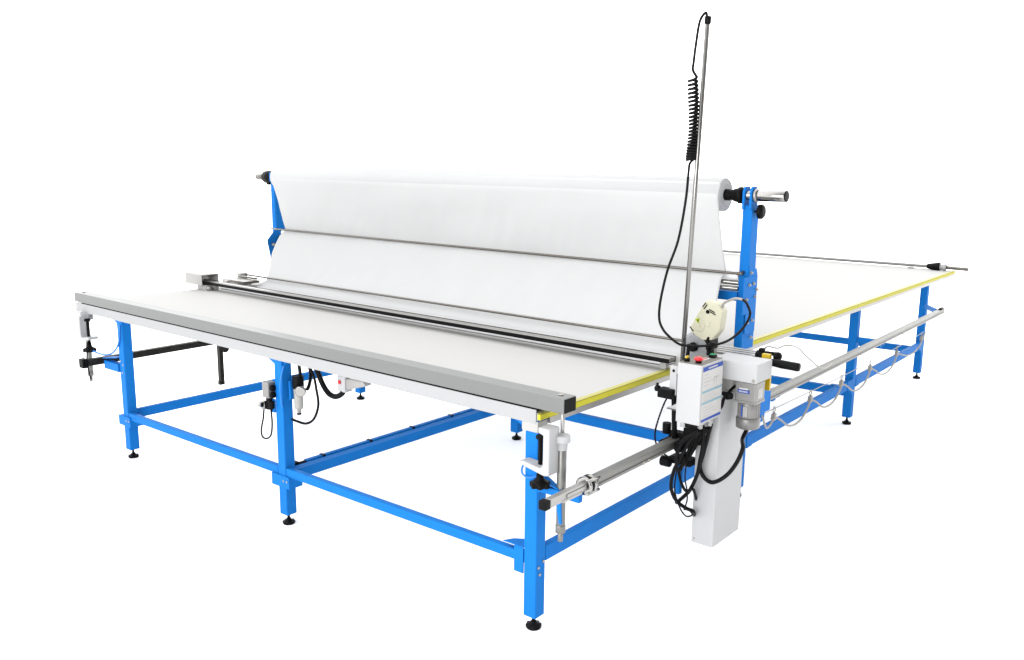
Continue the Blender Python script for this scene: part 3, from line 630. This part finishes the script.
hose('cable', 'pair of black motor leads running down behind the gear motor', 'cable', 'rubber', .0060, [(.44, .885, .884), (.405, .80, .868), (.398, .72, .835), (.395, .70, .80), (.375, .70, .775), (.36, .69, .745)])
b = MB(); b.cyl((.395, .735, .835), (.42, .735, .842), .014, 16); b.box((.375, .72, .825), (.398, .75, .852), .004); o = b.build('plug', 'black', None, loc=(.40, .735, .8355)); tag(o, 'small black plug between the gear motor and the white column', 'plug')

# ------------------------------------------------------------------ wire and festoon cable along the guide rail
b = MB(); b.tube([(.232, 1.30, .566), (.232, 2.0, .552), (.232, 2.9, .542), (.232, 4.0, .548), (.232, 4.45, .5596)], .0022, n=8); o = b.build('support_wire', 'greywire', None, loc=(.232, 1.3, .566)); tag(o, 'straight thin steel wire strung under the galvanised rail', 'wire')
hang = [1.66, 2.16, 2.66, 3.20, 3.78, 4.42]
def wz(y):
    pts = [(1.30, .566), (2.0, .552), (2.9, .542), (4.0, .548), (4.45, .5596)]
    for (a, za), (c, zc) in zip(pts, pts[1:]):
        if a <= y <= c: return za + (zc - za) * (y - a) / (c - a)
    return .56
first = None
names = ['closest to the gear motor', 'second along from the gear motor', 'third from the motor, left of the blue leg', 'just beyond the blue leg with the knotted cable', 'second beyond the blue leg', 'farthest along, near the end leg']
for k, y in enumerate(hang):
    if first is None:
        h = thing('cable_hanger', 'small pale hanger on the wire, ' + names[k], 'cable hanger', (.232, y, wz(y)), 'cable hangers on the wire')
        b = MB(); ring = [(.232, y + .014 * math.cos(a), wz(y) - .006 + .014 * math.sin(a)) for a in [i * math.pi / 8 for i in range(17)]]
        b.tube(ring, .0022, n=8, smooth=False); b.build('ring', 'greycable', h)
        b = MB(); b.box((.222, y - .014, wz(y) - .062), (.242, y + .014, wz(y) - .026), .004); b.cyl((.232, y - .018, wz(y) - .05), (.232, y + .018, wz(y) - .05), .010, 14); b.beam((.232, y, wz(y) - .026), (.232, y, wz(y) - .018), .006, .01, .001, up=(1, 0, 0)); b.build('clip', 'greycable', h)
        first = h
    else:
        c = first.copy(); COL.objects.link(c); c.location = (.232, y, wz(y)); c['label'] = 'small pale hanger on the wire, ' + names[k]
        for ch in first.children: d = ch.copy(); COL.objects.link(d); d.parent = c
pts = [(.30, 1.35, .60), (.265, 1.50, .50)]
dr = [.090, .085, .085, .080, .050]
for k, y in enumerate(hang):
    pts.append((.238, y, wz(y) - .050))
    if k < len(hang) - 1:
        y2 = hang[k + 1]; d = dr[k]
        for t, q in ((.14, .28), (.32, .80), (.52, 1.0), (.72, .84), (.88, .36)):
            pts.append((.245, y + (y2 - y) * t, wz(y) - .05 - d * q))
pts += [(.240, 4.55, .55), (.21, 4.75, .57), (.12, 5.2, .56)]
pts = pts[:-3] + [(.225, 4.55, .545)]
hose('festoon_cable', 'pale grey cable hanging in even loops from the hangers under the rail', 'cable', 'greycable', .0050, pts)
hose('cable', 'pale grey cable sagging from the carriage levers to the galvanised rail', 'cable', 'greycable', .0034, [(.43, 1.01, .985), (.435, 1.01, 1.000), (.448, 1.02, 1.003), (.47, 1.05, .995), (.492, 1.07, 1.006), (.505, 1.12, 1.000), (.487, 1.25, .965), (.46, 1.40, .910), (.425, 1.6, .84), (.385, 1.8, .775), (.345, 2.0, .722), (.300, 2.2, .690), (.255, 2.40, .672)])

# ------------------------------------------------------------------ air fittings on the middle leg
PR = thing('pressure_regulator', 'grey air regulator with black knobs on the left of the middle leg', 'regulator', (-1.59, -.04, .6))
mb = MB(); mb.box((-1.612, -.062, .632), (-1.562, -.020, .708), .003); mb.build('body', 'grey', PR)
mb = MB(); 
for zz in (.648, .682): mb.lathe((-1.562, -.042, zz), (0, -.042, zz), [(0, .010), (.004, .015), (.014, .015), (.018, .010)], 18)
mb.cyl((-1.585, -.041, .575), (-1.585, -.041, .632), .017, 18); mb.cyl((-1.565, -.045, .582), (-1.565, -.045, .618), .014, 16); mb.build('knob', 'black', PR)
mb = MB(); mb.cyl((-1.606, -.06, .575), (-1.606, -.06, .615), .012, 16); mb.cyl((-1.616, -.075, .60), (-1.596, -.075, .60), .013, 16); mb.build('fitting', 'chrome', PR)
mb = MB(); mb.box((-1.580, -.036, .56), (-1.556, -.026, .625), .002); mb.build('mount_plate', 'blue', PR)
hose('hose', 'thin black hose loop dangling below the regulator on the middle leg', 'hose', 'rubber', .0042, [(-1.606, -.06, .575), (-1.615, -.06, .53), (-1.635, -.06, .47), (-1.628, -.06, .437), (-1.600, -.055, .432), (-1.572, -.05, .455), (-1.566, -.045, .51), (-1.575, -.042, .575)])
AF = thing('air_filter', 'pale air filter bowl with black cap on the right of the middle leg', 'air filter', (-1.455, .03, .56))
mb = MB(); mb.lathe((-1.452, .03, .566), (-1.452, .03, 1), [(0, .009), (.018, .010), (.020, .018), (.030, .022), (.100, .022), (.118, .024)], 28); mb.build('bowl', 'cup', AF)
mb = MB(); mb.cyl((-1.452, .03, .685), (-1.452, .03, .745), .027, 24); mb.box((-1.475, .01, .69), (-1.43, .05, .72), .005); mb.cyl((-1.452, .03, .558), (-1.452, .03, .567), .011, 14); mb.build('cap', 'black', AF)
mb = MB(); mb.lathe((-1.405, .01, .685), (-1.38, -.02, .68), [(0, .022), (.004, .026), (.014, .026), (.018, .022)], 24); mb.build('gauge', 'chrome', AF)
mb = MB(); mb.box((-1.488, .0, .63), (-1.474, .05, .72), .002); mb.build('mount_plate', 'blue', AF)
HB = 'black air hoses behind the middle leg'
hose('hose', 'black air hose curving round behind the filter bowl', 'hose', 'rubber', .0062, [(-1.41, .06, .80), (-1.36, .05, .76), (-1.315, .03, .70), (-1.305, .03, .63), (-1.34, .03, .56), (-1.40, .03, .525), (-1.47, .03, .522), (-1.497, .02, .53)], HB)
hose('hose', 'thick black hose curving up into the white junction box', 'hose', 'rubber', .013, [(-1.445, .12, .80), (-1.41, .12, .74), (-1.375, .12, .69), (-1.335, .12, .66), (-1.29, .12, .655), (-1.25, .12, .672), (-1.23, .12, .69)], HB)
hose('hose', 'black hose dropping from the white apron straight to the filter cap', 'hose', 'rubber', .0085, [(-1.47, .05, .80), (-1.455, .045, .76), (-1.45, .04, .735)], HB)
hose('hose', 'black hose slanting between the filter gauge and the white apron', 'hose', 'rubber', .0085, [(-1.445, .09, .80), (-1.42, .08, .745), (-1.395, .05, .705), (-1.385, .03, .69)], HB)
hose('hose', 'blue air tube running up the middle leg', 'hose', 'bluehose', .0032, [(-1.493, -.037, .60), (-1.494, -.042, .66), (-1.485, -.045, .73), (-1.478, -.03, .80)])
JB = thing('junction_box', 'small white box with red button under the apron', 'junction box', (-1.24, .13, .7))
mb = MB(); mb.box((-1.262, .11, .688), (-1.208, .155, .765), .004); mb.build('case', 'white', JB)
mb = MB(); mb.cyl((-1.243, .1095, .735), (-1.243, .104, .735), .010, 18); mb.build('button', 'red', JB)
mb = MB(); mb.prism([(-1.2075, .115, .70), (-1.2075, .115, .755), (-1.09, .115, .762), (-1.07, .115, .745), (-1.09, .115, .735)], (0, .04, 0), .003); mb.build('bracket', 'alubright', JB)

# blue air tubes at the clamps
hose('hose', 'blue air tube sagging from the left clamp to the far left leg', 'hose', 'bluehose', .0052, [(-3.42, -.045, .612), (-3.376, -.04, .600), (-3.275, -.03, .592), (-3.173, -.03, .612), (-3.10, -.034, .65), (-3.06, -.036, .69), (-3.045, -.036, .73), (-3.035, -.034, .80)])
hose('hose', 'short black tube under the left clamp knob', 'hose', 'rubber', .0042, [(-3.42, -.045, .61), (-3.45, -.045, .58), (-3.475, -.04, .53), (-3.48, -.03, .46), (-3.465, -.03, .42)])

hose('hose', 'blue air tube curled round the near corner leg', 'hose', 'bluehose', .0036, [(.033, -.034, .625), (-.005, -.038, .612), (-.032, -.038, .620), (-.041, -.030, .640), (-.036, -.012, .660), (-.031, .0, .668)])

# ------------------------------------------------------------------ camera
cam = bpy.data.cameras.new('camera'); co = bpy.data.objects.new('camera', cam); COL.objects.link(co); S.camera = co
yaw, pitch, rollr = .6827, .1829, .0095
fwd = V((-math.sin(yaw) * math.cos(pitch), math.cos(yaw) * math.cos(pitch), -math.sin(pitch)))
rt = V((math.cos(yaw), math.sin(yaw), 0)); up = rt.cross(fwd)
r2 = rt * math.cos(rollr) + up * math.sin(rollr); u2 = -rt * math.sin(rollr) + up * math.cos(rollr)
mtx = Matrix((r2, u2, -fwd)).transposed().to_4x4(); mtx.translation = V((1.8446, -2.4162, 1.7199))
co.matrix_world = mtx
cam.sensor_width = 36; cam.lens = 860.887 / 1024 * 36; cam.clip_end = 500; cam.clip_start = .05

# ------------------------------------------------------------------ light: bright white studio surround and soft boxes
W = bpy.data.worlds.new('World'); S.world = W; W.use_nodes = True
WN = W.node_tree.nodes; WL = W.node_tree.links; bg = WN['Background']; bg.inputs[1].default_value = 1.0
# white surround, with an added dark side behind the camera to dim right-hand faces
wt = WN.new('ShaderNodeTexCoord'); dp = WN.new('ShaderNodeVectorMath'); dp.operation = 'DOT_PRODUCT'; dp.inputs[1].default_value = (.86, -.51, .0)
mr = WN.new('ShaderNodeMapRange'); mr.interpolation_type = 'SMOOTHSTEP'; mr.inputs['From Min'].default_value = -.25; mr.inputs['From Max'].default_value = .9
mr.inputs['To Min'].default_value = 1.0; mr.inputs['To Max'].default_value = .18
WL.new(wt.outputs['Generated'], dp.inputs[0]); WL.new(dp.outputs['Value'], mr.inputs['Value'])
WL.new(mr.outputs[0], bg.inputs[0])
def softbox(name, loc, target, sx, sy, power):
    l = bpy.data.lights.new(name, 'AREA'); l.shape = 'RECTANGLE'; l.size = sx; l.size_y = sy; l.energy = power
    o = bpy.data.objects.new(name, l); COL.objects.link(o); o.location = loc
    o.rotation_euler = (V(target) - V(loc)).to_track_quat('-Z', 'Y').to_euler(); return o
softbox('key_softbox', (1.0, -8.0, 2.8), (-.6, 1.2, .6), 5, 3, 190)
S.view_settings.view_transform = 'Standard'; S.view_settings.look = 'None'
S.view_settings.exposure = 1.9; S.view_settings.gamma = 1
S.cycles.max_bounces = 10; S.cycles.diffuse_bounces = 6
S.render.film_transparent = False
